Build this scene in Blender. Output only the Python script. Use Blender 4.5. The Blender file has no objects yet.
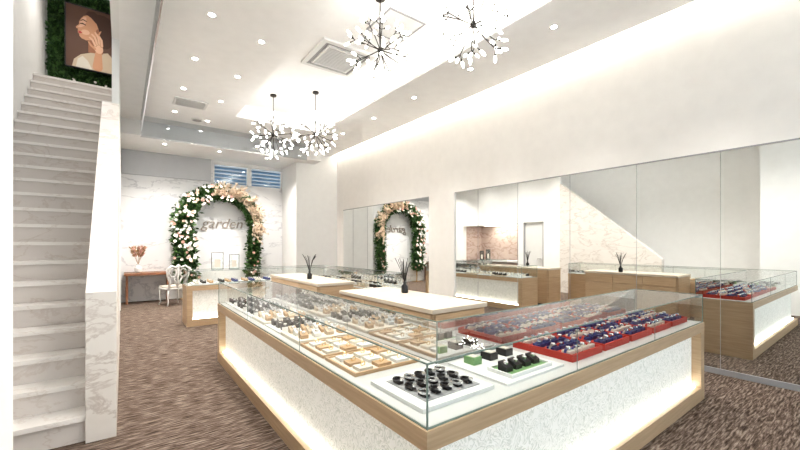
import bpy, bmesh, math, random
from mathutils import Vector, Matrix
random.seed(7)
R=random.random
sc=bpy.context.scene
# ------------------------------------------------------------ materials
MT={}
def newmat(name):
    m=bpy.data.materials.new(name); m.use_nodes=True
    MT[name]=m
    return m,m.node_tree.nodes,m.node_tree.links,m.node_tree.nodes['Principled BSDF']
def mat(name,col,rough=.5,metal=0,em=0,emcol=None,spec=.5,bump=0,bscale=60):
    m,N,L,B=newmat(name)
    B.inputs['Base Color'].default_value=(*col,1); B.inputs['Roughness'].default_value=rough
    B.inputs['Metallic'].default_value=metal
    B.inputs['Specular IOR Level'].default_value=spec
    if em:
        B.inputs['Emission Color'].default_value=(*(emcol or col),1); B.inputs['Emission Strength'].default_value=em
    t=N.new('ShaderNodeTexCoord'); n=N.new('ShaderNodeTexNoise'); n.inputs['Scale'].default_value=bscale if bump else 6
    L.new(t.outputs['Object'],n.inputs['Vector'])
    mx=N.new('ShaderNodeMix'); mx.data_type='RGBA'
    mx.inputs[6].default_value=(*[c*.95 for c in col],1); mx.inputs[7].default_value=(*[min(1,c*1.03) for c in col],1)
    L.new(n.outputs['Fac'],mx.inputs[0]); L.new(mx.outputs[2],B.inputs['Base Color'])
    if bump:
        b=N.new('ShaderNodeBump'); b.inputs['Strength'].default_value=bump; b.inputs['Distance'].default_value=.01
        L.new(n.outputs['Fac'],b.inputs['Height']); L.new(b.outputs['Normal'],B.inputs['Normal'])
    return m
def ramp(N,stops):
    r=N.new('ShaderNodeValToRGB'); e=r.color_ramp.elements
    while len(e)<len(stops): e.new(.5)
    for i,(p,c) in enumerate(stops):
        e[i].position=p; e[i].color=(*c,1)
    return r
def marble(name,base,vein,scale=1.2,em=0,rough=.25,w=.035,cloud=.35):
    m,N,L,B=newmat(name); t=N.new('ShaderNodeTexCoord')
    n=N.new('ShaderNodeTexNoise'); n.inputs['Scale'].default_value=scale; n.inputs['Detail'].default_value=9; n.inputs['Roughness'].default_value=.6; n.inputs['Distortion'].default_value=.5
    mp=N.new('ShaderNodeMapping'); mp.inputs['Rotation'].default_value=(.5,.6,.3); mp.inputs['Scale'].default_value=(1,1,2.2)
    L.new(t.outputs['Object'],mp.inputs['Vector']); L.new(mp.outputs[0],n.inputs['Vector'])
    mid=[(a*1.4+b*.6)/2 for a,b in zip(base,vein)]
    r=ramp(N,[(0,base),(.5-w,base),(.5,vein),(.5+w,base),(1,[c*.97 for c in base])])
    L.new(n.outputs['Fac'],r.inputs[0])
    n2=N.new('ShaderNodeTexNoise'); n2.inputs['Scale'].default_value=scale*2; n2.inputs['Detail'].default_value=5
    L.new(mp.outputs[0],n2.inputs['Vector'])
    mx=N.new('ShaderNodeMix'); mx.data_type='RGBA'; mx.inputs[7].default_value=(*mid,1)
    r2=ramp(N,[(.42,(0,0,0)),(.75,(cloud*2,)*3)]); L.new(n2.outputs['Fac'],r2.inputs[0]); L.new(r2.outputs[0],mx.inputs[0])
    L.new(r.outputs[0],mx.inputs[6]); L.new(mx.outputs[2],B.inputs['Base Color']); B.inputs['Roughness'].default_value=rough
    if em:
        L.new(mx.outputs[2],B.inputs['Emission Color']); B.inputs['Emission Strength'].default_value=em
def lace(name):
    m,N,L,B=newmat(name); t=N.new('ShaderNodeTexCoord')
    n=N.new('ShaderNodeTexNoise'); n.inputs['Scale'].default_value=11; n.inputs['Detail'].default_value=2; n.inputs['Distortion'].default_value=2.2
    L.new(t.outputs['Object'],n.inputs['Vector'])
    r=ramp(N,[(.0,(.84,.84,.80)),(.40,(.84,.84,.80)),(.45,(.58,.60,.55)),(.5,(.86,.86,.82)),(.56,(.86,.86,.82)),(.60,(.62,.64,.59)),(.65,(.84,.84,.80))])
    L.new(n.outputs['Fac'],r.inputs[0]); L.new(r.outputs[0],B.inputs['Base Color']); B.inputs['Roughness'].default_value=.4
    L.new(r.outputs[0],B.inputs['Emission Color']); B.inputs['Emission Strength'].default_value=.16
def wood(name,c1,c2,rough=.4):
    m,N,L,B=newmat(name); t=N.new('ShaderNodeTexCoord'); mp=N.new('ShaderNodeMapping'); mp.inputs['Scale'].default_value=(1.5,1.5,26)
    L.new(t.outputs['Object'],mp.inputs['Vector'])
    n=N.new('ShaderNodeTexNoise'); n.inputs['Scale'].default_value=2.5; n.inputs['Detail'].default_value=6
    L.new(mp.outputs[0],n.inputs['Vector']); r=ramp(N,[(.3,c2),(.7,c1)]); L.new(n.outputs['Fac'],r.inputs[0])
    L.new(r.outputs[0],B.inputs['Base Color']); B.inputs['Roughness'].default_value=rough
def glass(name,tint,refl=.5,base=.04):
    m,N,L,B=newmat(name); N.remove(B); out=[x for x in N if x.type=='OUTPUT_MATERIAL'][0]
    tr=N.new('ShaderNodeBsdfTransparent'); tr.inputs[0].default_value=(*tint,1)
    g=N.new('ShaderNodeBsdfGlossy'); g.inputs['Roughness'].default_value=.01
    lw=N.new('ShaderNodeFresnel'); lw.inputs['IOR'].default_value=1.5
    mu=N.new('ShaderNodeMath'); mu.operation='MULTIPLY_ADD'; mu.inputs[1].default_value=refl; mu.inputs[2].default_value=base
    L.new(lw.outputs[0],mu.inputs[0])
    mx=N.new('ShaderNodeMixShader'); L.new(mu.outputs[0],mx.inputs[0]); L.new(tr.outputs[0],mx.inputs[1]); L.new(g.outputs[0],mx.inputs[2]); L.new(mx.outputs[0],out.inputs[0])
def carpet(name):
    m,N,L,B=newmat(name); t=N.new('ShaderNodeTexCoord'); mp=N.new('ShaderNodeMapping'); mp.inputs['Scale'].default_value=(8,68,1)
    L.new(t.outputs['Object'],mp.inputs['Vector'])
    n=N.new('ShaderNodeTexNoise'); n.inputs['Scale'].default_value=1.0; n.inputs['Detail'].default_value=3; n.inputs['Roughness'].default_value=.6; n.inputs['Distortion'].default_value=.35
    L.new(mp.outputs[0],n.inputs['Vector'])
    r=ramp(N,[(.30,(.034,.023,.018)),(.43,(.078,.056,.044)),(.52,(.135,.102,.083)),(.62,(.225,.182,.152)),(.76,(.34,.29,.25))])
    L.new(n.outputs['Fac'],r.inputs[0]); L.new(r.outputs[0],B.inputs['Base Color'])
    B.inputs['Roughness'].default_value=.95; B.inputs['Specular IOR Level'].default_value=.1
    b=N.new('ShaderNodeBump'); b.inputs['Strength'].default_value=.4; b.inputs['Distance'].default_value=.01
    L.new(n.outputs['Fac'],b.inputs['Height']); L.new(b.outputs['Normal'],B.inputs['Normal'])
carpet('carpet')
mat('cream_wall',(.89,.865,.83),.7); mat('white_paint',(.88,.88,.87),.6); mat('ceiling_paint',(.92,.918,.91),.45)
mat('grey_panel',(.55,.56,.58),.3)
marble('wall_marble',(.86,.86,.865),(.62,.62,.64),.8,w=.02,cloud=.2)
marble('stair_marble',(.84,.81,.78),(.74,.69,.65),1.6,rough=.4,w=.02,cloud=.2)
marble('parapet_marble',(.76,.72,.68),(.56,.50,.46),2.0,rough=.4,w=.03,cloud=.35)
marble('riser_marble',(.68,.635,.605),(.60,.54,.50),1.6,rough=.4,w=.02,cloud=.2)
marble('pink_marble',(.58,.47,.43),(.35,.25,.22),1.8)
lace('lit_panel')
wood('oak',(.54,.40,.265),(.44,.315,.20)); wood('oak_pale',(.62,.55,.46),(.56,.49,.40)); wood('brown_wood',(.30,.14,.07),(.2,.09,.05))
mat('deck_white',(.58,.58,.57),.4); mat('led',(1,.97,.9),.5,em=10,emcol=(1,.97,.85)); mat('cove_led',(1,.95,.85),.5,em=85,emcol=(1,.94,.84)); mat('tray_led',(1,.95,.85),.5,em=34,emcol=(1,.95,.87))
mat('down_led',(1,1,1),.5,em=25,emcol=(1,.97,.92))
mat('bulb',(1,1,1),.4,em=9,emcol=(1,.97,.92))
mat('black',(.015,.015,.017),.35); mat('dark_metal',(.03,.025,.022),.4,.3); mat('steel',(.75,.75,.76),.2,1); mat('gold',(.85,.6,.28),.25,1)
mat('glass_edge',(.20,.26,.235),.2); mat('red',(.42,.03,.018),.5); mat('blue',(.025,.04,.17),.45); mat('green',(.20,.36,.16),.5); mat('beige',(.58,.47,.35),.6)
mat('cream',(.68,.63,.55),.6); mat('white',(.74,.74,.73),.45); mat('grey',(.35,.35,.36),.5); mat('tan',(.50,.33,.19),.5)
mat('leaf',(.03,.085,.022),.5); mat('leaf_light',(.10,.20,.06),.5); mat('petal',(.88,.86,.80),.6); mat('pampas',(.78,.64,.50),.9); mat('petal_pink',(.80,.50,.42),.7)
mat('skin',(.62,.33,.20),.6); mat('skin_light',(.76,.48,.33),.6); mat('skin_dark',(.36,.16,.09),.6); mat('hair',(.07,.03,.018),.6); mat('art_bg',(.12,.06,.04),.6); mat('lips',(.5,.06,.05),.5)
mat('ext_blue',(.18,.32,.48),.6); mat('sign_grey',(.36,.32,.28),.4,.3)
glass('case_glass',(.955,.98,.968),.85,.03); glass('screen_glass',(.85,.87,.885),.8,.05); glass('window_glass',(.9,.95,.97))
m,N,L,B=newmat('mirror'); B.inputs['Base Color'].default_value=(.87,.885,.875,1); B.inputs['Metallic'].default_value=1; B.inputs['Roughness'].default_value=.0
# ------------------------------------------------------------ mesh builder
class MB:
    def __init__(s): s.v=[];s.f=[];s.m=[];s.mats=[]
    def mi(s,n):
        if n not in s.mats: s.mats.append(n)
        return s.mats.index(n)
    def add(s,vs,fs,m):
        o=len(s.v); k=s.mi(m); s.v+= [tuple(p) for p in vs]
        for f in fs: s.f.append([i+o for i in f]); s.m.append(k)
    def box(s,x0,y0,z0,x1,y1,z1,m):
        v=[(x,y,z) for z in(z0,z1) for y in(y0,y1) for x in(x0,x1)]
        s.add(v,[(0,2,3,1),(4,5,7,6),(0,1,5,4),(2,6,7,3),(0,4,6,2),(1,3,7,5)],m)
    def obox(s,c,size,rot,m):
        h=[a/2 for a in size]; c=Vector(c)
        v=[c+rot@Vector((x,y,z)) for z in(-h[2],h[2]) for y in(-h[1],h[1]) for x in(-h[0],h[0])]
        s.add(v,[(0,2,3,1),(4,5,7,6),(0,1,5,4),(2,6,7,3),(0,4,6,2),(1,3,7,5)],m)
    def prism(s,poly,z0,z1,m,axis='z'):
        n=len(poly)
        if axis=='z': v=[(x,y,z0) for x,y in poly]+[(x,y,z1) for x,y in poly]
        elif axis=='x': v=[(z0,a,b) for a,b in poly]+[(z1,a,b) for a,b in poly]
        else: v=[(a,z0,b) for a,b in poly]+[(a,z1,b) for a,b in poly]
        s.add(v,[list(range(n))[::-1],list(range(n,2*n))]+[(i,(i+1)%n,(i+1)%n+n,i+n) for i in range(n)],m)
    def cyl(s,p,q,r0,r1,n,m):
        p=Vector(p);q=Vector(q);d=(q-p)
        if d.length<1e-6:return
        d.normalize(); a=d.orthogonal().normalized(); b=d.cross(a)
        v=[];
        for c,r in((p,r0),(q,r1)):
            for i in range(n):
                t=2*math.pi*i/n; v.append(c+a*r*math.cos(t)+b*r*math.sin(t))
        s.add(v,[list(range(n))[::-1],list(range(n,2*n))]+[(i,(i+1)%n,(i+1)%n+n,i+n) for i in range(n)],m)
    def tube(s,path,r,n,m,closed=False):
        P=[Vector(p) for p in path]; k=len(P); v=[]; up=None
        for i,p in enumerate(P):
            d=(P[(i+1)%k]-P[i-1]) if (closed or 0<i<k-1) else (P[1]-P[0] if i==0 else P[-1]-P[-2])
            d.normalize()
            if up is None: up=d.orthogonal().normalized()
            up=(up-d*up.dot(d)); up.normalize(); b=d.cross(up)
            rr=r[i] if isinstance(r,list) else r
            for j in range(n):
                t=2*math.pi*j/n; v.append(p+up*rr*math.cos(t)+b*rr*math.sin(t))
        f=[]
        for i in range(k if closed else k-1):
            a=i*n; c=((i+1)%k)*n
            for j in range(n): f.append((a+j,a+(j+1)%n,c+(j+1)%n,c+j))
        if not closed: f+= [list(range(n))[::-1],list(range((k-1)*n,k*n))]
        s.add(v,f,m)
    def ell(s,c,rad,m,rot=None,seg=8,rings=5):
        c=Vector(c); v=[];rot=rot or Matrix.Identity(3)
        for i in range(1,rings):
            ph=math.pi*i/rings
            for j in range(seg):
                t=2*math.pi*j/seg; v.append(c+rot@Vector((rad[0]*math.sin(ph)*math.cos(t),rad[1]*math.sin(ph)*math.sin(t),rad[2]*math.cos(ph))))
        v.append(c+rot@Vector((0,0,rad[2]))); v.append(c+rot@Vector((0,0,-rad[2]))); T=len(v)-2;Bt=T+1
        f=[]
        for i in range(rings-2):
            for j in range(seg): f.append((i*seg+j,i*seg+(j+1)%seg,(i+1)*seg+(j+1)%seg,(i+1)*seg+j))
        for j in range(seg): f.append((T,(j+1)%seg,j)); f.append((Bt,(rings-2)*seg+j,(rings-2)*seg+(j+1)%seg))
        s.add(v,f,m)
    def done(s,name,parent=None,smooth=False,bevel=0,recalc=True):
        me=bpy.data.meshes.new(name); me.from_pydata(s.v,[],s.f)
        for n in s.mats: me.materials.append(MT[n])
        me.polygons.foreach_set('material_index',s.m); me.update()
        if recalc:
            bm=bmesh.new(); bm.from_mesh(me); bmesh.ops.recalc_face_normals(bm,faces=bm.faces); bm.to_mesh(me); bm.free()
        if smooth:
            me.polygons.foreach_set('use_smooth',[True]*len(me.polygons))
        ob=bpy.data.objects.new(name,me); sc.collection.objects.link(ob)
        if parent: ob.parent=parent
        if bevel:
            b=ob.modifiers.new('bevel','BEVEL'); b.width=bevel; b.segments=2; b.limit_method='ANGLE'
        return ob
def empty(name,loc=(0,0,0)):
    e=bpy.data.objects.new(name,None); e.empty_display_size=.1; sc.collection.objects.link(e); return e
def rz(a): return Matrix.Rotation(a,3,'Z')
def simple(name,boxes,bevel=0):
    b=MB()
    for x in boxes: b.box(*x)
    return b.done(name,bevel=bevel)
# ------------------------------------------------------------ room
XW=5.37; YB=11.7; YF=-2.5; ZC=4.2; ZT=4.5
simple('floor',[(-1.3,YF,-.1,XW+.15,YB+.15,0,'carpet')])
simple('ceiling',[(-.04,YF,ZC,1.93,10,ZT,'ceiling_paint'),(3.87,YF,ZC,5.17,10.5,ZC+.07,'ceiling_paint'),
 (1.93,8.5,ZC,3.87,10,ZT,'ceiling_paint'),(-.04,10,3.87,4.6,YB,ZT,'ceiling_paint'),(-.04,YF,ZT,XW+.15,YB+.15,ZT+.1,'ceiling_paint'),
 (-.3,YF,ZC,-.04,1.7,ZT+.1,'ceiling_paint'),(4.1,YF,ZC+.07,4.14,10,ZT,'ceiling_paint')])
simple('cove_light',[(5.06,YF+.1,ZC+.072,5.14,10.4,ZC+.09,'cove_led'),(3.95,YF+.1,ZC+.072,4.0,8.45,ZC+.09,'tray_led')])
simple('wall_right',[(XW+.02,YF,0,XW+.15,YB+.15,ZT,'cream_wall'),(XW,YF,2.51,XW+.02,10.1,ZT,'cream_wall'),(XW-.03,5.36,0,XW+.02,6.12,2.51,'cream_wall'),
 (XW,10.1,0,XW+.02,YB,ZT,'cream_wall')])
b=MB(); b.box(XW+.002,YF,.06,XW+.019,5.36,2.5,'mirror'); b.box(XW+.002,6.12,.06,XW+.019,10.1,2.5,'mirror')
for y in (-.6,.3,1.2,2.05,2.95,3.87,4.75,6.9,7.8,8.7,9.5): b.box(XW-.001,y-.002,.06,XW+.003,y+.002,2.5,'grey')
b.box(XW-.006,YF,2.495,XW+.003,5.36,2.51,'grey'); b.box(XW-.006,6.12,2.495,XW+.003,10.1,2.51,'grey')
b.done('wall_mirror')
simple('baseboard_right',[(XW-.01,YF,0,XW+.015,5.36,.06,'grey'),(XW-.01,6.12,0,XW+.015,10.1,.06,'grey')])
simple('column',[(4.05,10.5,0,XW-.001,YB-.001,3.869,'white_paint'),(4.61,10.5,3.869,XW-.001,YB-.001,ZT-.001,'white_paint')])
simple('wall_back',[(-.04,YB,0,XW,YB+.15,3.2,'wall_marble'),(-.04,YB,3.2,2.06,YB+.15,ZT,'wall_marble'),(4.05,YB,3.2,XW,YB+.15,ZT,'white_paint'),(2.06,YB,3.8,4.05,YB+.15,ZT,'white_paint')])
simple('trim_1',[(-.03,YB-.06,3.25,2.0,YB-.001,3.868,'grey_panel')])
def window(name,x0,x1):
    b=MB(); z0,z1=3.2,3.8
    for q in((x0,z0,x1,z0+.04),(x0,z1-.04,x1,z1),(x0,z0,x0+.04,z1),(x1-.04,z0,x1,z1)): b.box(q[0],YB+.02,q[1],q[2],YB+.08,q[3],'white_paint')
    b.box(x0+.04,YB+.045,z0+.04,x1-.04,YB+.05,z1-.04,'window_glass'); b.done(name)
window('window_1',2.06,3.03); window('window_2',3.08,4.05)
simple('trim_2',[(3.03,YB-.02,3.2,3.08,YB+.12,3.8,'white_paint')])
b=MB(); b.box(0,13.2,0,6,13.4,4.6,'ext_blue')
for i in range(14): b.box(0,13.1,2.9+i*.12,6,13.2,2.94+i*.12,'grey')
b.done('neighboring_building')
b=MB()
b.prism([(3.55,0),(6.25,0),(6.25,3.34),(3.55,1.10)],-.22,-.04,'parapet_marble','x'); b.done('stair_parapet')
ZP=3.34
simple('wall_left',[(-.22,6.25,0,-.04,6.8,ZP,'white_paint'),(-.22,7.55,0,-.04,7.75,ZP,'white_paint'),(-.22,6.8,2.2,-.04,7.55,ZP,'white_paint'),
 (-.22,7.75,2.18,-.04,10.3,ZP,'white_paint'),(-.22,10.3,0,-.04,YB+.15,ZP,'white_paint'),
 (-.12,6.25,ZP,-.04,YB,6.5,'white_paint')])
simple('wall_upper_left',[(-.12,1.8,ZC,-.04,6.25,6.5,'white_paint')])
b=MB(); b.box(-.16,6.8,0,-.10,7.55,2.2,'white'); b.box(-.1,6.8,0,-.05,6.84,2.2,'grey'); b.box(-.1,7.51,0,-.05,7.55,2.2,'grey'); b.cyl((-.1,6.92,1.0),(-.04,6.92,1.0),.015,.015,10,'steel'); b.box(-.06,6.91,.99,-.04,7.03,1.01,'steel'); b.done('door_1')
b=MB(); b.box(-1.16,7.75,0,-1.12,10.3,2.6,'pink_marble'); b.box(-1.12,7.70,0,-.22,7.75,2.6,'pink_marble'); b.box(-1.12,10.3,0,-.22,10.35,2.6,'pink_marble'); b.box(-1.12,7.75,2.2,-.22,10.3,2.25,'white_paint')
b.box(-1.0,8.5,2.19,-.4,9.6,2.199,'led'); b.done('wall_alcove')
b=MB(); b.box(-1.1,8.0,.82,-.5,10.0,.88,'white'); b.box(-1.08,8.05,0,-.55,8.12,.82,'brown_wood'); b.box(-1.08,9.88,0,-.55,9.95,.82,'brown_wood'); b.done('console_table')
simple('wall_outer_left',[(-1.3,1.8,0,-1.18,YB,6.5,'white_paint')])
simple('wall_stair_end',[(-1.18,9.7,4.25,-.12,9.8,6.5,'white_paint')])
simple('ceiling_stairwell',[(-1.3,1.8,6.5,-.04,YB,6.6,'white_paint'),(-1.3,1.7,ZT,-.04,1.8,6.6,'white_paint')])
simple('floor_landing',[(-1.18,8.67,4.05,-.121,9.7,4.25,'stair_marble')])
simple('wall_near_left',[(-1.3,YF,0,-.3,1.8,ZT,'white_paint')])
n=23; r_=4.25/n; g_=.22
prof=[(3.6,0)]
for i in range(n):
    prof.append((3.6+i*g_,(i+1)*r_)); 
    prof.append((3.6+(i+1)*g_,(i+1)*r_))
prof+=[(3.6+n*g_,3.95),(4.15,0)]
b=MB(); b.prism(prof,-1.178,-.221,'riser_marble','x')
for i in range(n):
    xr=-.222 if i<18 else -.122
    b.box(-1.177,3.6+i*g_-.02,(i+1)*r_-.03,xr,3.6+(i+1)*g_+.001,(i+1)*r_+.004,'stair_marble')
    if i>=18: b.box(-.222,3.6+i*g_,ZP+.001,-.122,8.66,(i+1)*r_-.01,'riser_marble')
b.done('staircase')
b=MB()
for x in (-.25,1.1,2.5,3.9,5.25): b.box(x,YF+.02,0,x+.08,YF+.08,ZC,'dark_metal')
b.box(-.25,YF+.02,0,5.33,YF+.08,.1,'dark_metal'); b.box(-.25,YF+.02,2.6,5.33,YF+.08,2.68,'dark_metal'); b.box(-.25,YF+.02,ZC-.08,5.33,YF+.08,ZC-.001,'dark_metal')
b.box(-.2,YF+.045,.1,5.3,YF+.05,ZC-.08,'window_glass'); b.done('storefront_fill_window')  # unseen storefront opening, added so sky light gives soft frontal fill
b=MB(); b.box(.30,-2,3.82,.306,9.6,ZC-.001,'screen_glass'); b.box(.294,-2,3.81,.312,9.6,3.825,'steel')
b.box(.31,9.6,3.75,4.0,9.606,ZC-.001,'screen_glass'); b.box(.294,9.594,3.74,4.0,9.612,3.752,'steel'); b.done('glass_smoke_screen')
# ------------------------------------------------------------ counters
def inset(poly,d):
    n=len(poly); out=[]
    for i in range(n):
        p0=Vector(poly[i-1]);p1=Vector(poly[i]);p2=Vector(poly[(i+1)%n])
        a=(p1-p0).normalized();c=(p2-p1).normalized(); na=Vector((-a.y,a.x));nc=Vector((-c.y,c.x))
        q=p1+na*d+nc*d; out.append((q.x,q.y))
    return out
ZD=.725; ZG=.98
def counter(name,poly,lit,joints=1.0):
    root=empty(name); b=MB(); n=len(poly)
    b.prism(poly,.635,.72,'oak'); b.prism(poly,0,.12,'oak')
    inn=inset(poly,.075); b.prism(inn,.12,.635,'lit_panel')
    for i in range(n):
        p=Vector(poly[i]);q=Vector(poly[(i+1)%n]); d=(q-p).normalized(); nn=Vector((-d.y,d.x))
        if i in lit:
            w=.09
            ends=[]
            if (i-1)%n not in lit: ends.append(p+d*.001+nn*.001)
            if (i+1)%n not in lit: ends.append(q-d*(w+.001)+nn*.001)
            for s0 in ends:
                c=[s0,s0+d*w,s0+d*w+nn*.08,s0+nn*.08]; b.prism([(t.x,t.y) for t in c],.12,.635,'oak')
            s0=p+d*.1;s1=q-d*.1; c=[s0+nn*.045,s1+nn*.045,s1+nn*.07,s0+nn*.07]
            b.prism([(t.x,t.y) for t in c],.121,.132,'led')
        else:
            L_=(q-p).length; k=max(1,round(L_/.6)); 
            for j in range(k):
                s0=p+d*(L_*j/k+.003); s1=p+d*(L_*(j+1)/k-.003)
                c=[s0+nn*.002,s1+nn*.002,s1+nn*.08,s0+nn*.08]; b.prism([(t.x,t.y) for t in c],.12,.635,'oak')
    b.done('body',root)
    b=MB(); b.prism(inset(poly,.02),.72,ZD,'deck_white'); b.done('deck',root)
    gp=inset(poly,.012); g=MB(); e=MB()
    g.add([(x,y,ZG) for x,y in gp],[list(range(n))],'case_glass')
    for i in range(n):
        p=gp[i];q=gp[(i+1)%n]
        g.add([(p[0],p[1],.721),(q[0],q[1],.721),(q[0],q[1],ZG),(p[0],p[1],ZG)],[(0,1,2,3)],'case_glass')
        def beam(a,c,w=.0042): e.cyl(a,c,w,w,4,'glass_edge')
        beam((p[0],p[1],ZG),(q[0],q[1],ZG)); beam((p[0],p[1],.72),(p[0],p[1],ZG)); beam((p[0],p[1],.724),(q[0],q[1],.724),.004)
        P=Vector(p);Q=Vector(q);L_=(Q-P).length;k=int(L_/joints)
        for j in range(1,k):
            c=P+(Q-P)*j/k; beam((c.x,c.y,.72),(c.x,c.y,ZG),.0022)
    g.done('glass_case',root,recalc=False); e.done('glass_trim',root)
    return root
mainP=[(.95,1.1),(4.4,1.1),(4.4,1.7),(1.55,1.7),(1.55,5.1),(.95,5.1)]
counter('display_counter',mainP,lit=(0,5))
farP=[(.9,7.5),(3.2,7.5),(3.2,4.9),(3.8,4.9),(3.8,8.1),(.9,8.1)]
counter('display_counter',farP,lit=(0,3))
def cabinet(name,x0,y0,x1,y1,z):
    b=MB(); b.box(x0,y0,z-.04,x1,y1,z,'oak_pale'); b.box(x0+.02,y0+.02,.06,x1-.02,y1-.02,z-.04,'oak'); b.box(x0+.05,y0+.05,0,x1-.05,y1-.05,.06,'dark_metal')
    k=3
    for j in range(k):
        a=y0+.03+(y1-y0-.06)*j/k; c=y0+.03+(y1-y0-.06)*(j+1)/k-.01
        for xx in (x0+.005,x1-.02): b.box(xx,a,.08,xx+.015,c,z-.22,'oak'); b.box(xx,a,z-.21,xx+.015,c,z-.05,'oak')
    b.box(x0+.04,y0+.005,.08,x1-.04,y0+.02,z-.22,'oak'); b.box(x0+.04,y0+.005,z-.21,x1-.04,y0+.02,z-.05,'oak')
    b.done(name,bevel=.003)
cabinet('storage_cabinet',2.1,2.36,2.8,4.05,.9); cabinet('storage_cabinet',2.2,4.9,2.8,7.0,.9)
# ------------------------------------------------------------ merchandise
def watch(b,x,y,z,a,strap,dial,s=1.0,cush='cream'):
    Rm=rz(a); c=Vector((x,y,z))
    T=lambda p:c+Rm@(Vector(p)*s)
    b.obox(T((0,0,.012)),(.052*s,.07*s,.024*s),Rm,cush)
    pth=[T((0,-.045,.006)),T((0,-.032,.03)),T((0,0,.038)),T((0,.032,.03)),T((0,.045,.006))]
    for p,q in zip(pth[:-1],pth[1:]):
        mid=(p+q)/2; d=(q-p); rot=d.to_track_quat('Y','Z').to_matrix(); b.obox(mid,(.016*s,d.length,.004*s),rot,strap)
    b.cyl(T((0,0,.037)),T((0,0,.046)),.017*s,.016*s,12,'steel'); b.cyl(T((0,0,.0461)),T((0,0,.0466)),.013*s,.013*s,12,dial)
def tray(b,x0,y0,x1,y1,z,m,rim=.018,inner=None):
    b.box(x0,y0,z,x1,y1,z+.008,m)
    for q in((x0,y0,x1,y0+.012),(x0,y1-.012,x1,y1),(x0,y0+.012,x0+.012,y1-.012),(x1-.012,y0+.012,x1,y1-.012)): b.box(q[0],q[1],z+.008,q[2],q[3],z+rim,m)
    if inner: b.box(x0+.012,y0+.012,z+.008,x1-.012,y1-.012,z+.010,inner)
for k in range(5):
    b=MB(); x0=2.22+k*.42; x1=x0+.38; tray(b,x0,1.2,x1,1.64,ZD+.0005,'red',.045)
    b.box(x0+.012,1.212,ZD+.009,x1-.012,1.628,ZD+.03,'red')
    for i in range(4):
        for j in range(4): watch(b,x0+.062+i*.086,1.265+j*.104,ZD+.03,math.pi/2,['blue','blue','steel','red'][(i+j*2+k)%4],['white','blue','white'][int(R()*3)],1.0,'blue' if (k+j)%3 else 'cream')
    b.done('watch_tray')
def stand(b,x,y,z,m,m2,a=0,s=1):
    Rm=rz(a); c=Vector((x,y,z))
    pr=[(-.03,0),(.03,0),(.03,.05),(-.03,.025)]
    v=[c+Rm@Vector((sx*s,p[0]*s,p[1]*s)) for sx in(-.028,.028) for p in pr]
    b.add(v,[(0,1,2,3),(7,6,5,4),(0,4,5,1),(1,5,6,2),(2,6,7,3),(3,7,4,0)],m)
    b.cyl(c+Rm@Vector((0,0,.038*s)),c+Rm@Vector((0,-.004,.05*s)),.016*s,.015*s,10,'steel'); b.cyl(c+Rm@Vector((0,-.004,.05*s)),c+Rm@Vector((0,-.0042,.051*s)),.012*s,.012*s,10,m2)
b=MB(); b.box(1.03,1.22,ZD+.0005,1.5,1.64,ZD+.02,'white'); b.box(1.09,1.27,ZD+.02,1.45,1.58,ZD+.024,'grey')
for i in range(5):
    for j in range(3):
        b.tube([(1.125+i*.071+.022*math.cos(t),1.325+j*.10+.03*math.sin(t),ZD+.042) for t in [k*math.pi/5 for k in range(10)]],.006,6,'black' if (i+j)%3 else 'steel',True); b.box(1.11+i*.071,1.30+j*.10,ZD+.024,1.14+i*.071,1.35+j*.10,ZD+.038,'black')
        b.cyl((1.125+i*.071,1.295+j*.10,ZD+.046),(1.125+i*.071,1.293+j*.10,ZD+.054),.012,.012,10,'steel')
b.done('bracelet_tray')
b=MB(); b.box(1.58,1.2,ZD+.0005,2.12,1.64,ZD+.012,'white'); tray(b,1.66,1.23,2.04,1.40,ZD+.012,'white',.02,'green')
for i in range(3): b.box(1.66+i*.15,1.50,ZD+.012,1.73+i*.15,1.58,ZD+.055,'black' if i else 'green'); b.box(1.67+i*.15,1.51,ZD+.055,1.72+i*.15,1.57,ZD+.058,'cream')
for i in range(4): stand(b,1.72+i*.085,1.32,ZD+.022,'black','white')
b.done('watch_gift_set')
def card(b,x,y,z): b.obox((x,y,z+.018),(.05,.003,.036),Matrix.Rotation(-.4,3,'X'),'white')
def arm_set(x0,x1,y,kind):
    b=MB()
    if kind=='beige':
        tray(b,x0,y,x1,y+.38,ZD+.0005,'tan',.02,'cream')
        for i in range(3):
            for j in range(3): 
                px=x0+.09+i*.13; py=y+.07+j*.11; b.box(px-.045,py-.04,ZD+.011,px+.045,py+.04,ZD+.03,['cream','tan','white'][(i+j)%3]); b.tube([(px+.014*math.cos(t),py,ZD+.042+.014*math.sin(t)) for t in [k*math.pi/4 for k in range(8)]],.003,5,'gold',True)
        b.done('jewelry_tray')
    elif kind=='cream':
        b.box(x0,y,ZD+.0005,x1,y+.38,ZD+.025,'cream')
        for i in range(4):
            for j in range(3): stand(b,x0+.07+i*.105,y+.08+j*.11,ZD+.025,['tan','white','beige'][(i+j)%3],['white','gold','black'][(i*j)%3],0)
        b.done('watch_stand_tray')
    else:
        b.box(x0,y,ZD+.0005,x1,y+.38,ZD+.015,'white')
        for i in range(4):
            for j in range(3): stand(b,x0+.07+i*.105,y+.07+j*.12,ZD+.015,'black' if R()<.8 else 'grey',['white','steel','black'][int(R()*3)],0,1.0)
        card(b,x0+.05,y+.01,ZD+.015); b.done('watch_stand_tray')
y=1.78
for kd in ['beige','beige','cream','dark','cream','dark','dark','dark']:
    arm_set(1.02,1.48,y,kd); y+=.41
x=1.0
for i in range(5):
    b=MB(); b.box(x,7.58,ZD+.0005,x+.4,8.0,ZD+.02,'white')
    for a in range(3):
        for c in range(3): stand(b,x+.08+a*.12,7.66+c*.12,ZD+.02,['cream','black','tan','blue'][(i+a)%4],'white',0,1.1)
    b.done('watch_stand_tray'); x+=.43
y=5.0
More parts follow.
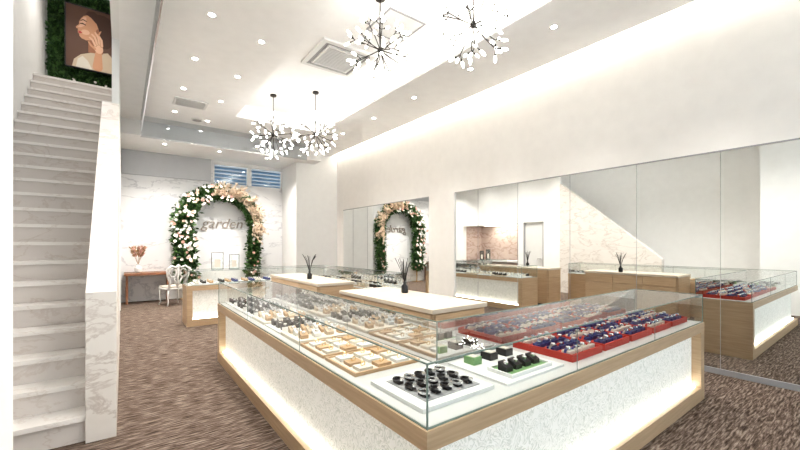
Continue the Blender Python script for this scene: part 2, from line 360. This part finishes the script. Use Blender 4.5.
for i in range(6):
    b=MB(); b.box(3.28,y,ZD+.0005,3.72,y+.38,ZD+.02,['white','beige'][i%2])
    for a in range(3):
        for c in range(3): stand(b,3.36+a*.13,y+.07+c*.12,ZD+.02,['black','cream','white'][(i+a)%3],'white',math.pi/2,1.1)
    b.done('watch_stand_tray'); y+=.42
def diffuser(x,y,z,h=.38):
    b=MB(); b.tube([(x,y,z),(x,y,z+.01),(x,y,z+.08),(x,y,z+.10),(x,y,z+.13)],[.035,.04,.04,.018,.018],14,'black')
    for i in range(11):
        a=R()*6.28; s=.03+R()*.09; b.tube([(x,y,z+.11),(x+s*.5*math.cos(a),y+s*.5*math.sin(a),z+.11+(h-.11)*.6),(x+s*math.cos(a),y+s*math.sin(a),z+h*(.85+R()*.15))],.0035,5,'black')
    b.done('reed_diffuser',smooth=True)
diffuser(2.6,3.4,.9,.40); diffuser(2.42,5.7,.9,.42)
def sign(x,y,w=.2,h=.3):
    b=MB(); z=ZG+.004; b.box(x-w/2,y-.04,z,x+w/2,y+.04,z+.008,'glass_edge'); b.box(x-w/2,y-.003,z+.008,x+w/2,y+.003,z+h,'case_glass')
    for a,c in(((x-w/2,y,z),(x-w/2,y,z+h)),((x+w/2,y,z),(x+w/2,y,z+h)),((x-w/2,y,z+h),(x+w/2,y,z+h))): b.cyl(a,c,.006,.006,4,'dark_metal')
    b.box(x-w/2+.05,y-.005,z+.04,x+w/2-.05,y-.0035,z+h*.6,'cream'); b.done('counter_sign')
sign(1.45,7.8,.2,.32); sign(1.75,7.8,.18,.28)
# ------------------------------------------------------------ chandeliers
def chandelier(x,y,z,r=.40):
    root=empty('chandelier'); b=MB(); c=Vector((x,y,z)); b.cyl((x,y,ZT-.03),(x,y,ZT-.0005),.06,.06,20,'dark_metal'); b.cyl((x,y,z),(x,y,ZT-.02),.007,.007,8,'dark_metal'); b.ell(c,(.035,.035,.035),'dark_metal',seg=12,rings=8)
    s=MB(); nb=19; ph0=R()*6
    for i in range(nb):
        zz=1-2*(i+.5)/nb; rr=math.sqrt(1-zz*zz); t=i*2.39996+ph0; d=Vector((rr*math.cos(t),rr*math.sin(t),zz))
        L_=r*(.66+.18*R()); j=c+d*L_; mid=c+d*L_*.55+Vector((R()-.5,R()-.5,R()-.5))*.03
        b.tube([c,mid,j],.0058,6,'dark_metal')
        a1=d.orthogonal().normalized(); a2=d.cross(a1); p0=R()*6
        for k in range(3):
            ang=p0+k*2.094; dd=(d*.75+(a1*math.cos(ang)+a2*math.sin(ang))*.75).normalized(); e=j+dd*.05
            b.cyl(j,e,.0045,.0045,5,'dark_metal'); b.cyl(e,e+dd*.022,.008,.012,8,'dark_metal')
            s.ell(e+dd*.056,(.0155,.0155,.042),'bulb',dd.to_track_quat('Z','Y').to_matrix(),seg=10,rings=7)
        if i%2==0:
            o=(d+a1*.9).normalized(); e=mid+o*.08; b.cyl(mid,e,.0045,.0045,5,'dark_metal'); b.cyl(e,e+o*.022,.008,.012,8,'dark_metal'); s.ell(e+o*.056,(.0155,.0155,.042),'bulb',o.to_track_quat('Z','Y').to_matrix(),seg=10,rings=7)
    b.done('frame',root); s.done('bulbs',root,smooth=True)
chandelier(2.54,3.82,3.85,.41); chandelier(3.00,2.72,3.80,.41); chandelier(2.45,7.6,3.68,.44); chandelier(3.08,6.95,3.66,.44)
def rect_ring(b,x0,y0,x1,y1,w,z0,z1,m):
    b.box(x0,y0,z0,x1,y0+w,z1,m);b.box(x0,y1-w,z0,x1,y1,z1,m);b.box(x0,y0+w,z0,x0+w,y1-w,z1,m);b.box(x1-w,y0+w,z0,x1,y1-w,z1,m)
b=MB(); x,y=2.81,5.47; rect_ring(b,x-.45,y-.45,x+.45,y+.45,.07,ZT-.04,ZT-.0005,'white'); rect_ring(b,x-.38,y-.38,x+.38,y+.38,.06,ZT-.02,ZT-.0005,'grey'); rect_ring(b,x-.32,y-.32,x+.32,y+.32,.03,ZT-.045,ZT-.0005,'white')
b.box(x-.29,y-.29,ZT-.02,x+.29,y+.29,ZT-.0005,'grey')
for i in range(14): b.box(x-.29,y-.28+i*.042,ZT-.04,x+.29,y-.265+i*.042,ZT-.02,'white')
b.done('air_conditioner_cassette')
b=MB(); rect_ring(b,2.75,3.9,3.35,4.5,.02,ZT-.012,ZT-.0005,'grey'); b.box(2.77,3.92,ZT-.006,3.33,4.48,ZT-.0005,'white'); b.done('access_hatch')
b=MB(); x,y=1.05,8.2; rect_ring(b,x-.28,y-.22,x+.28,y+.22,.04,ZC-.02,ZC-.0005,'white'); b.box(x-.24,y-.18,ZC-.006,x+.24,y+.18,ZC-.0005,'black')
for i in range(8): b.box(x-.24,y-.17+i*.045,ZC-.018,x+.24,y-.155+i*.045,ZC-.006,'white')
b.done('ceiling_vent')
b=MB(); b.cyl((1.3,9.2,ZC-.02),(1.3,9.2,ZC-.0005),.11,.11,24,'white'); b.cyl((1.3,9.2,ZC-.022),(1.3,9.2,ZC-.02),.09,.09,24,'grey'); b.done('ceiling_speaker')
root=empty('recessed_downlight'); b=MB(); spots=[]
for yy in (1.0,2.3,3.6,4.9,6.2,7.5,8.9):
    for xx in (.85,1.5): spots.append((xx,yy+(.25 if xx>1 else 0),ZC,(115 if yy<5 else 150),110))
for yy in (1.2,2.6,4.0,5.4,6.8,8.2): spots.append((4.35,yy,ZC,150,80))
for xx in (.8,2.0,3.2): spots.append((xx,10.5,3.87,250,120))  # rear row added to brighten the dark back area
for (xx,yy,zz,_,_) in spots:
    b.cyl((xx,yy,zz-.006),(xx,yy,zz-.0005),.05,.05,16,'steel'); b.cyl((xx,yy,zz-.008),(xx,yy,zz-.006),.036,.036,16,'down_led')
b.done('fixtures',root)
def spotl(x,y,z,e,ang=110,par=root,blend=.9):
    l=bpy.data.lights.new('lamp','SPOT'); l.energy=e; l.spot_size=math.radians(ang); l.spot_blend=blend; l.shadow_soft_size=.05; l.color=(1,.955,.90)
    o=bpy.data.objects.new('lamp',l); sc.collection.objects.link(o); o.location=(x,y,z); o.parent=par; return o
for (xx,yy,zz,en,an) in spots: spotl(xx,yy,zz-.02,en,an)
root2=empty('stairwell_downlight'); b=MB()
for yy,en in ((4.0,35),(6.0,60),(8.3,75)): b.cyl((-.65,yy,6.48),(-.65,yy,6.4995),.06,.06,16,'down_led'); spotl(-.65,yy,6.46,en,130,root2)
b.done('fixtures',root2)
# ------------------------------------------------------------ floral arch
b=MB(); cx,cy,cz,r0=2.22,11.46,2.0,.93
LEG=1.75; ARC=math.pi*r0; TOT=ARC+2*LEG
def onarch(s):
    u=s*TOT
    if u<LEG: return Vector((cx+r0*(1-.10*(1-u/LEG)),cy,.25+u)),Vector((1,0,0)),Vector((0,0,1))
    if u>LEG+ARC:
        k=(u-LEG-ARC); return Vector((cx-r0*(1-.10*k/LEG),cy,cz-k)),Vector((-1,0,0)),Vector((0,0,-1))
    t=(u-LEG)/r0; return Vector((cx+r0*math.cos(t),cy,cz+r0*math.sin(t))),Vector((math.cos(t),0,math.sin(t))),Vector((-math.sin(t),0,math.cos(t)))
b.tube([onarch(i/60)[0]-Vector((0,0,.24 if i in(0,60) else 0)) for i in range(61)],.02,8,'gold')
for sx in(-.84,.84): b.box(cx+sx-.15,cy-.15,0,cx+sx+.15,cy+.15,.02,'gold')
def dens(s):
    if s<.30: return .19
    if s<.62: return .22
    return .29 if s<.95 else .26
def leafq(b,p,d,w,L_,m):
    d=d.normalized(); s=d.orthogonal(); s=(Matrix.Rotation(R()*6.28,3,d)@s).normalized()
    nrm=s.cross(d)
    b.add([p,p+d*L_*.5+s*w+nrm*w*.3,p+d*L_,p+d*L_*.5-s*w+nrm*w*.3],[(0,1,2),(0,2,3)],m)
def rv():
    while 1:
        v=Vector((R()*2-1,R()*2-1,R()*2-1))
        if .1<v.length<1: return v.normalized()
for i in range(11000):
    s=.04+.92*R(); w=dens(s); c,nr,tg=onarch(s); o=rv()*w*R()**.5; p=c+nr*o.x+tg*o.z*.4+Vector((0,o.y*.8,0)); p.y=min(p.y,YB-.14)
    dd=rv(); dd.y-=.3; leafq(b,p,dd,.02+.015*R(),.08+.07*R(),'leaf' if R()<.55 else 'leaf_light')
def flower(b,p,s,m):
    ax=Vector((R()-.5,-1,R()-.3)).normalized()
    for k in range(7):
        a=Matrix.Rotation(k*math.pi*2/7,3,ax)@ax.orthogonal().normalized(); d=(a+ax*.4).normalized(); e=p+d*s; q=ax.cross(d).normalized()
        b.add([p,p+d*s*.6+q*s*.38,e,p+d*s*.6-q*s*.38],[(0,1,2,3)],m)
    b.ell(p+ax*s*.2,(s*.25,)*3,m,seg=6,rings=4)
for i in range(150):
    s=.45+.5*R(); w=dens(s); c,nr,tg=onarch(s); p=c+nr*(R()-.5)*w*1.9+Vector((0,-w*.75-R()*.06,0))
    flower(b,p,.03+.03*R(),'petal' if R()<.72 else 'petal_pink')
for i in range(18):
    s=.05+.25*R(); c,nr,tg=onarch(s); p=c+nr*(R()-.5)*.22+Vector((0,-.15,0)); flower(b,p,.03+.03*R(),'petal_pink' if R()<.4 else 'petal')
for i in range(85):
    s=.24+.30*R(); c,nr,tg=onarch(s); p=c-nr*.10+Vector((0,-.16,0))
    d=nr*.75-tg*.6+Vector((0,-.35*R(),0))+rv()*.4; d.normalize(); L_=.3+.18*R()
    for k in range(44):
        u=R(); q=p+d*L_*u; e=(d*.8+rv()*.7).normalized(); leafq(b,q,e,.012,.10*(1.1-u*.6),'pampas')
b.done('floral_arch',recalc=False)
cu=bpy.data.curves.new('wall_sign','FONT'); cu.body='garden'; cu.size=.40; cu.extrude=.012; cu.shear=.3; cu.align_x='CENTER'; cu.materials.append(MT['sign_grey'])
o=bpy.data.objects.new('wall_sign',cu); sc.collection.objects.link(o); o.location=(2.3,YB-.014,1.94); o.rotation_euler=(math.pi/2,0,0)
b=MB(); b.box(.02,11.1,.70,.98,YB-.001,.76,'brown_wood')
for xx in (.05,.90): b.box(xx,11.2,0,xx+.05,11.5,.70,'brown_wood')
b.done('console_table',bevel=.004)
b=MB(); vx,vy=.30,11.3; b.tube([(vx,vy,.761),(vx,vy,.79),(vx,vy,.88),(vx,vy,.95),(vx,vy,.98)],[.05,.075,.08,.035,.045],16,'white')
for i in range(14):
    a=R()*6.28; d=Vector((math.cos(a)*.35,math.sin(a)*.3,1)).normalized(); p=Vector((vx,vy,.95)); b.cyl(p,p+d*.25,.003,.003,4,'tan')
    for k in range(34):
        u=R(); leafq(b,p+d*(.2+.25*u),(d+rv()*.6),.013,.08,'tan' if i%3 else 'petal_pink')
b.done('pampas_vase')
def chair(x,y,rot):
    b=MB(); Rm=rz(rot); T=lambda p:Vector((x,y,0))+Rm@Vector(p)
    b.obox(T((0,0,.44)),(.44,.42,.05),Rm,'cream'); b.obox(T((0,0,.40)),(.46,.44,.04),Rm,'white')
    for sx in(-.2,.2):
        for sy in(-.19,.19): b.tube([T((sx,sy,.40)),T((sx*1.05,sy*1.08,.25)),T((sx*.98,sy*.98,.08)),T((sx*1.12,sy*1.12,0.002))],[.024,.018,.012,.014],8,'white')
    yb=-.2
    out=[(-.2,.40),(-.17,.55),(-.24,.72),(-.25,.88),(-.15,.95),(-.06,.91),(0,.97),(.06,.91),(.15,.95),(.25,.88),(.24,.72),(.17,.55),(.2,.40)]
    b.tube([T((a,yb-(z-.4)*.12,z)) for a,z in out],.026,8,'white')
    for sg in(-1,1):
        b.tube([T((sg*(.12+.075*math.cos(t)),yb-.04,.78+.1*math.sin(t))) for t in [k*math.pi/6 for k in range(12)]],.022,6,'white',True)
        b.tube([T((0,yb-.01,.46)),T((sg*.06,yb-.02,.58)),T((sg*.10,yb-.03,.68))],.022,6,'white')
    b.tube([T((0,yb,.42)),T((0,yb-.03,.7)),T((0,yb-.06,.96))],.03,6,'white')
    b.done('ornate_chair',smooth=True)
chair(.98,10.6,0.35)
# ------------------------------------------------------------ green wall + portrait at stair top
b=MB(); b.box(-1.15,9.66,4.26,-.125,9.699,6.45,'leaf')
for i in range(4200):
    p=Vector((-1.13+R()*1.0,9.655,4.28+R()*2.1)); d=rv(); d.y=-abs(d.y)*.5
    leafq(b,p,d,.022+.014*R(),.07+.05*R(),'leaf' if R()<.6 else 'leaf_light')
for i in range(30): flower(b,Vector((-1.08+R()*.85,9.6,4.3+R()*.4)),.03,'petal')
b.done('green_wall_panel',recalc=False)
root=empty('portrait_artwork'); b=MB(); ax0,ax1,az0,az1=-.87,-.16,4.88,6.06
Y0=9.46
b.box(ax0,Y0,az0,ax1,Y0+.045,az1,'art_bg'); rect_b=[(ax0-.02,az0-.02,ax1+.02,az0),(ax0-.02,az1,ax1+.02,az1+.02),(ax0-.02,az0,ax0,az1),(ax1,az0,ax1+.02,az1)]
for q in rect_b: b.box(q[0],Y0-.01,q[1],q[2],Y0+.045,q[3],'black')
b.done('canvas',root)
b=MB(); W=ax1-ax0;Hh=az1-az0
def P(u,v): return (ax0+u*W,az0+v*Hh)
lay=[0]
def shape(pts,m):
    lay[0]+=1; yy=Y0-.0005-lay[0]*.0005
    pts=[(min(1,max(0,u)),min(1,max(0,v))) for u,v in pts]
    b.add([(P(u,v)[0],yy,P(u,v)[1]) for u,v in pts],[list(range(len(pts)))],m)
def elp(u,v,a,c,rot,m,n=22):
    pts=[]
    for i in range(n):
        t=2*math.pi*i/n; x=a*math.cos(t);z=c*math.sin(t); cr,sr=math.cos(rot),math.sin(rot); pts.append((u+x*cr-z*sr,v+(x*sr+z*cr)*W/Hh))
    shape(pts,m)
elp(.66,.74,.30,.40,-.7,'hair'); elp(.80,.58,.18,.30,.1,'hair')
shape([(.12,0),(1,0),(1,.26),(.88,.34),(.70,.30),(.50,.28),(.30,.22),(.16,.12)],'beige')
shape([(.20,0),(.55,0),(.45,.14),(.34,.20),(.24,.14)],'cream')
shape([(.46,.28),(.78,.30),(.76,.54),(.46,.50)],'skin_dark')
shape([(.36,.86),(.30,.80),(.265,.745),(.27,.71),(.20,.655),(.205,.635),(.25,.625),(.235,.60),(.245,.585),(.24,.565),(.27,.55),(.27,.52),(.32,.485),(.42,.47),(.56,.50),(.68,.56),(.74,.68),(.70,.80),(.60,.88),(.48,.90)],'skin')
shape([(.36,.84),(.30,.78),(.28,.745),(.285,.70),(.23,.655),(.30,.66),(.38,.70),(.42,.78),(.42,.85)],'skin_light')
elp(.40,.60,.09,.07,.2,'skin_light')
shape([(.285,.728),(.34,.742),(.41,.725),(.41,.710),(.34,.720),(.285,.715)],'hair'); shape([(.29,.775),(.35,.805),(.43,.785),(.43,.773),(.35,.788),(.29,.763)],'hair')
shape([(.237,.598),(.30,.595),(.34,.578),(.29,.558),(.245,.564),(.262,.580)],'lips')
elp(.66,.66,.035,.07,-.2,'skin_dark'); shape([(.40,.90),(.52,.86),(.64,.78),(.70,.66),(.78,.72),(.76,.88),(.60,.97),(.46,.96)],'hair')
def cap(p,q,w0,w1,m):
    (u0,v0),(u1,v1)=p,q; dx=u1-u0;dz=(v1-v0)*Hh/W; l=math.hypot(dx,dz); ex,ez=dx/l,dz/l; nx,nz=-ez,ex; pts=[]
    for k in range(7):
        a=math.pi*k/6; X=-w1*math.cos(a); Z=w1*math.sin(a); pts.append((u1+nx*X+ex*Z,v1+(nz*X+ez*Z)*W/Hh))
    for k in range(7):
        a=math.pi*k/6; X=w0*math.cos(a); Z=-w0*math.sin(a); pts.append((u0+nx*X+ex*Z,v0+(nz*X+ez*Z)*W/Hh))
    shape(pts,m)
cap((.66,.06),(.68,.30),.11,.07,'skin'); elp(.68,.38,.10,.14,.15,'skin_light')
for (p,k,q) in [((.61,.42),(.55,.50),(.49,.53)),((.65,.45),(.60,.55),(.54,.59)),((.70,.46),(.67,.57),(.61,.63)),((.75,.43),(.74,.53),(.70,.58))]:
    cap(p,k,.036,.032,'skin_dark'); cap(p,k,.028,.026,'skin_light'); cap(k,q,.026,.020,'skin_light')
cap((.60,.36),(.52,.40),.030,.026,'skin'); cap((.52,.40),(.47,.45),.026,.02,'skin')
b.done('painting',root,recalc=False)
# ------------------------------------------------------------ world, camera
w=bpy.data.worlds.new('world'); sc.world=w; w.use_nodes=True; bg=w.node_tree.nodes['Background']; bg.inputs[0].default_value=(.97,.985,1,1); bg.inputs[1].default_value=2.3
cd=bpy.data.cameras.new('camera'); cam=bpy.data.objects.new('camera',cd); sc.collection.objects.link(cam)
cam.location=(0,0,1.45); cam.rotation_euler=(math.pi/2,0,-math.radians(36.67)); cd.lens=16.74; cd.sensor_width=36; cd.shift_y=.025; cd.clip_start=.02
sc.camera=cam
sc.view_settings.view_transform='Standard'; sc.view_settings.exposure=.22
try: sc.view_settings.look='Medium High Contrast'
except Exception as ex: print(ex)
try:
    sc.cycles.transparent_max_bounces=32; sc.cycles.max_bounces=10
except Exception as ex: print(ex)
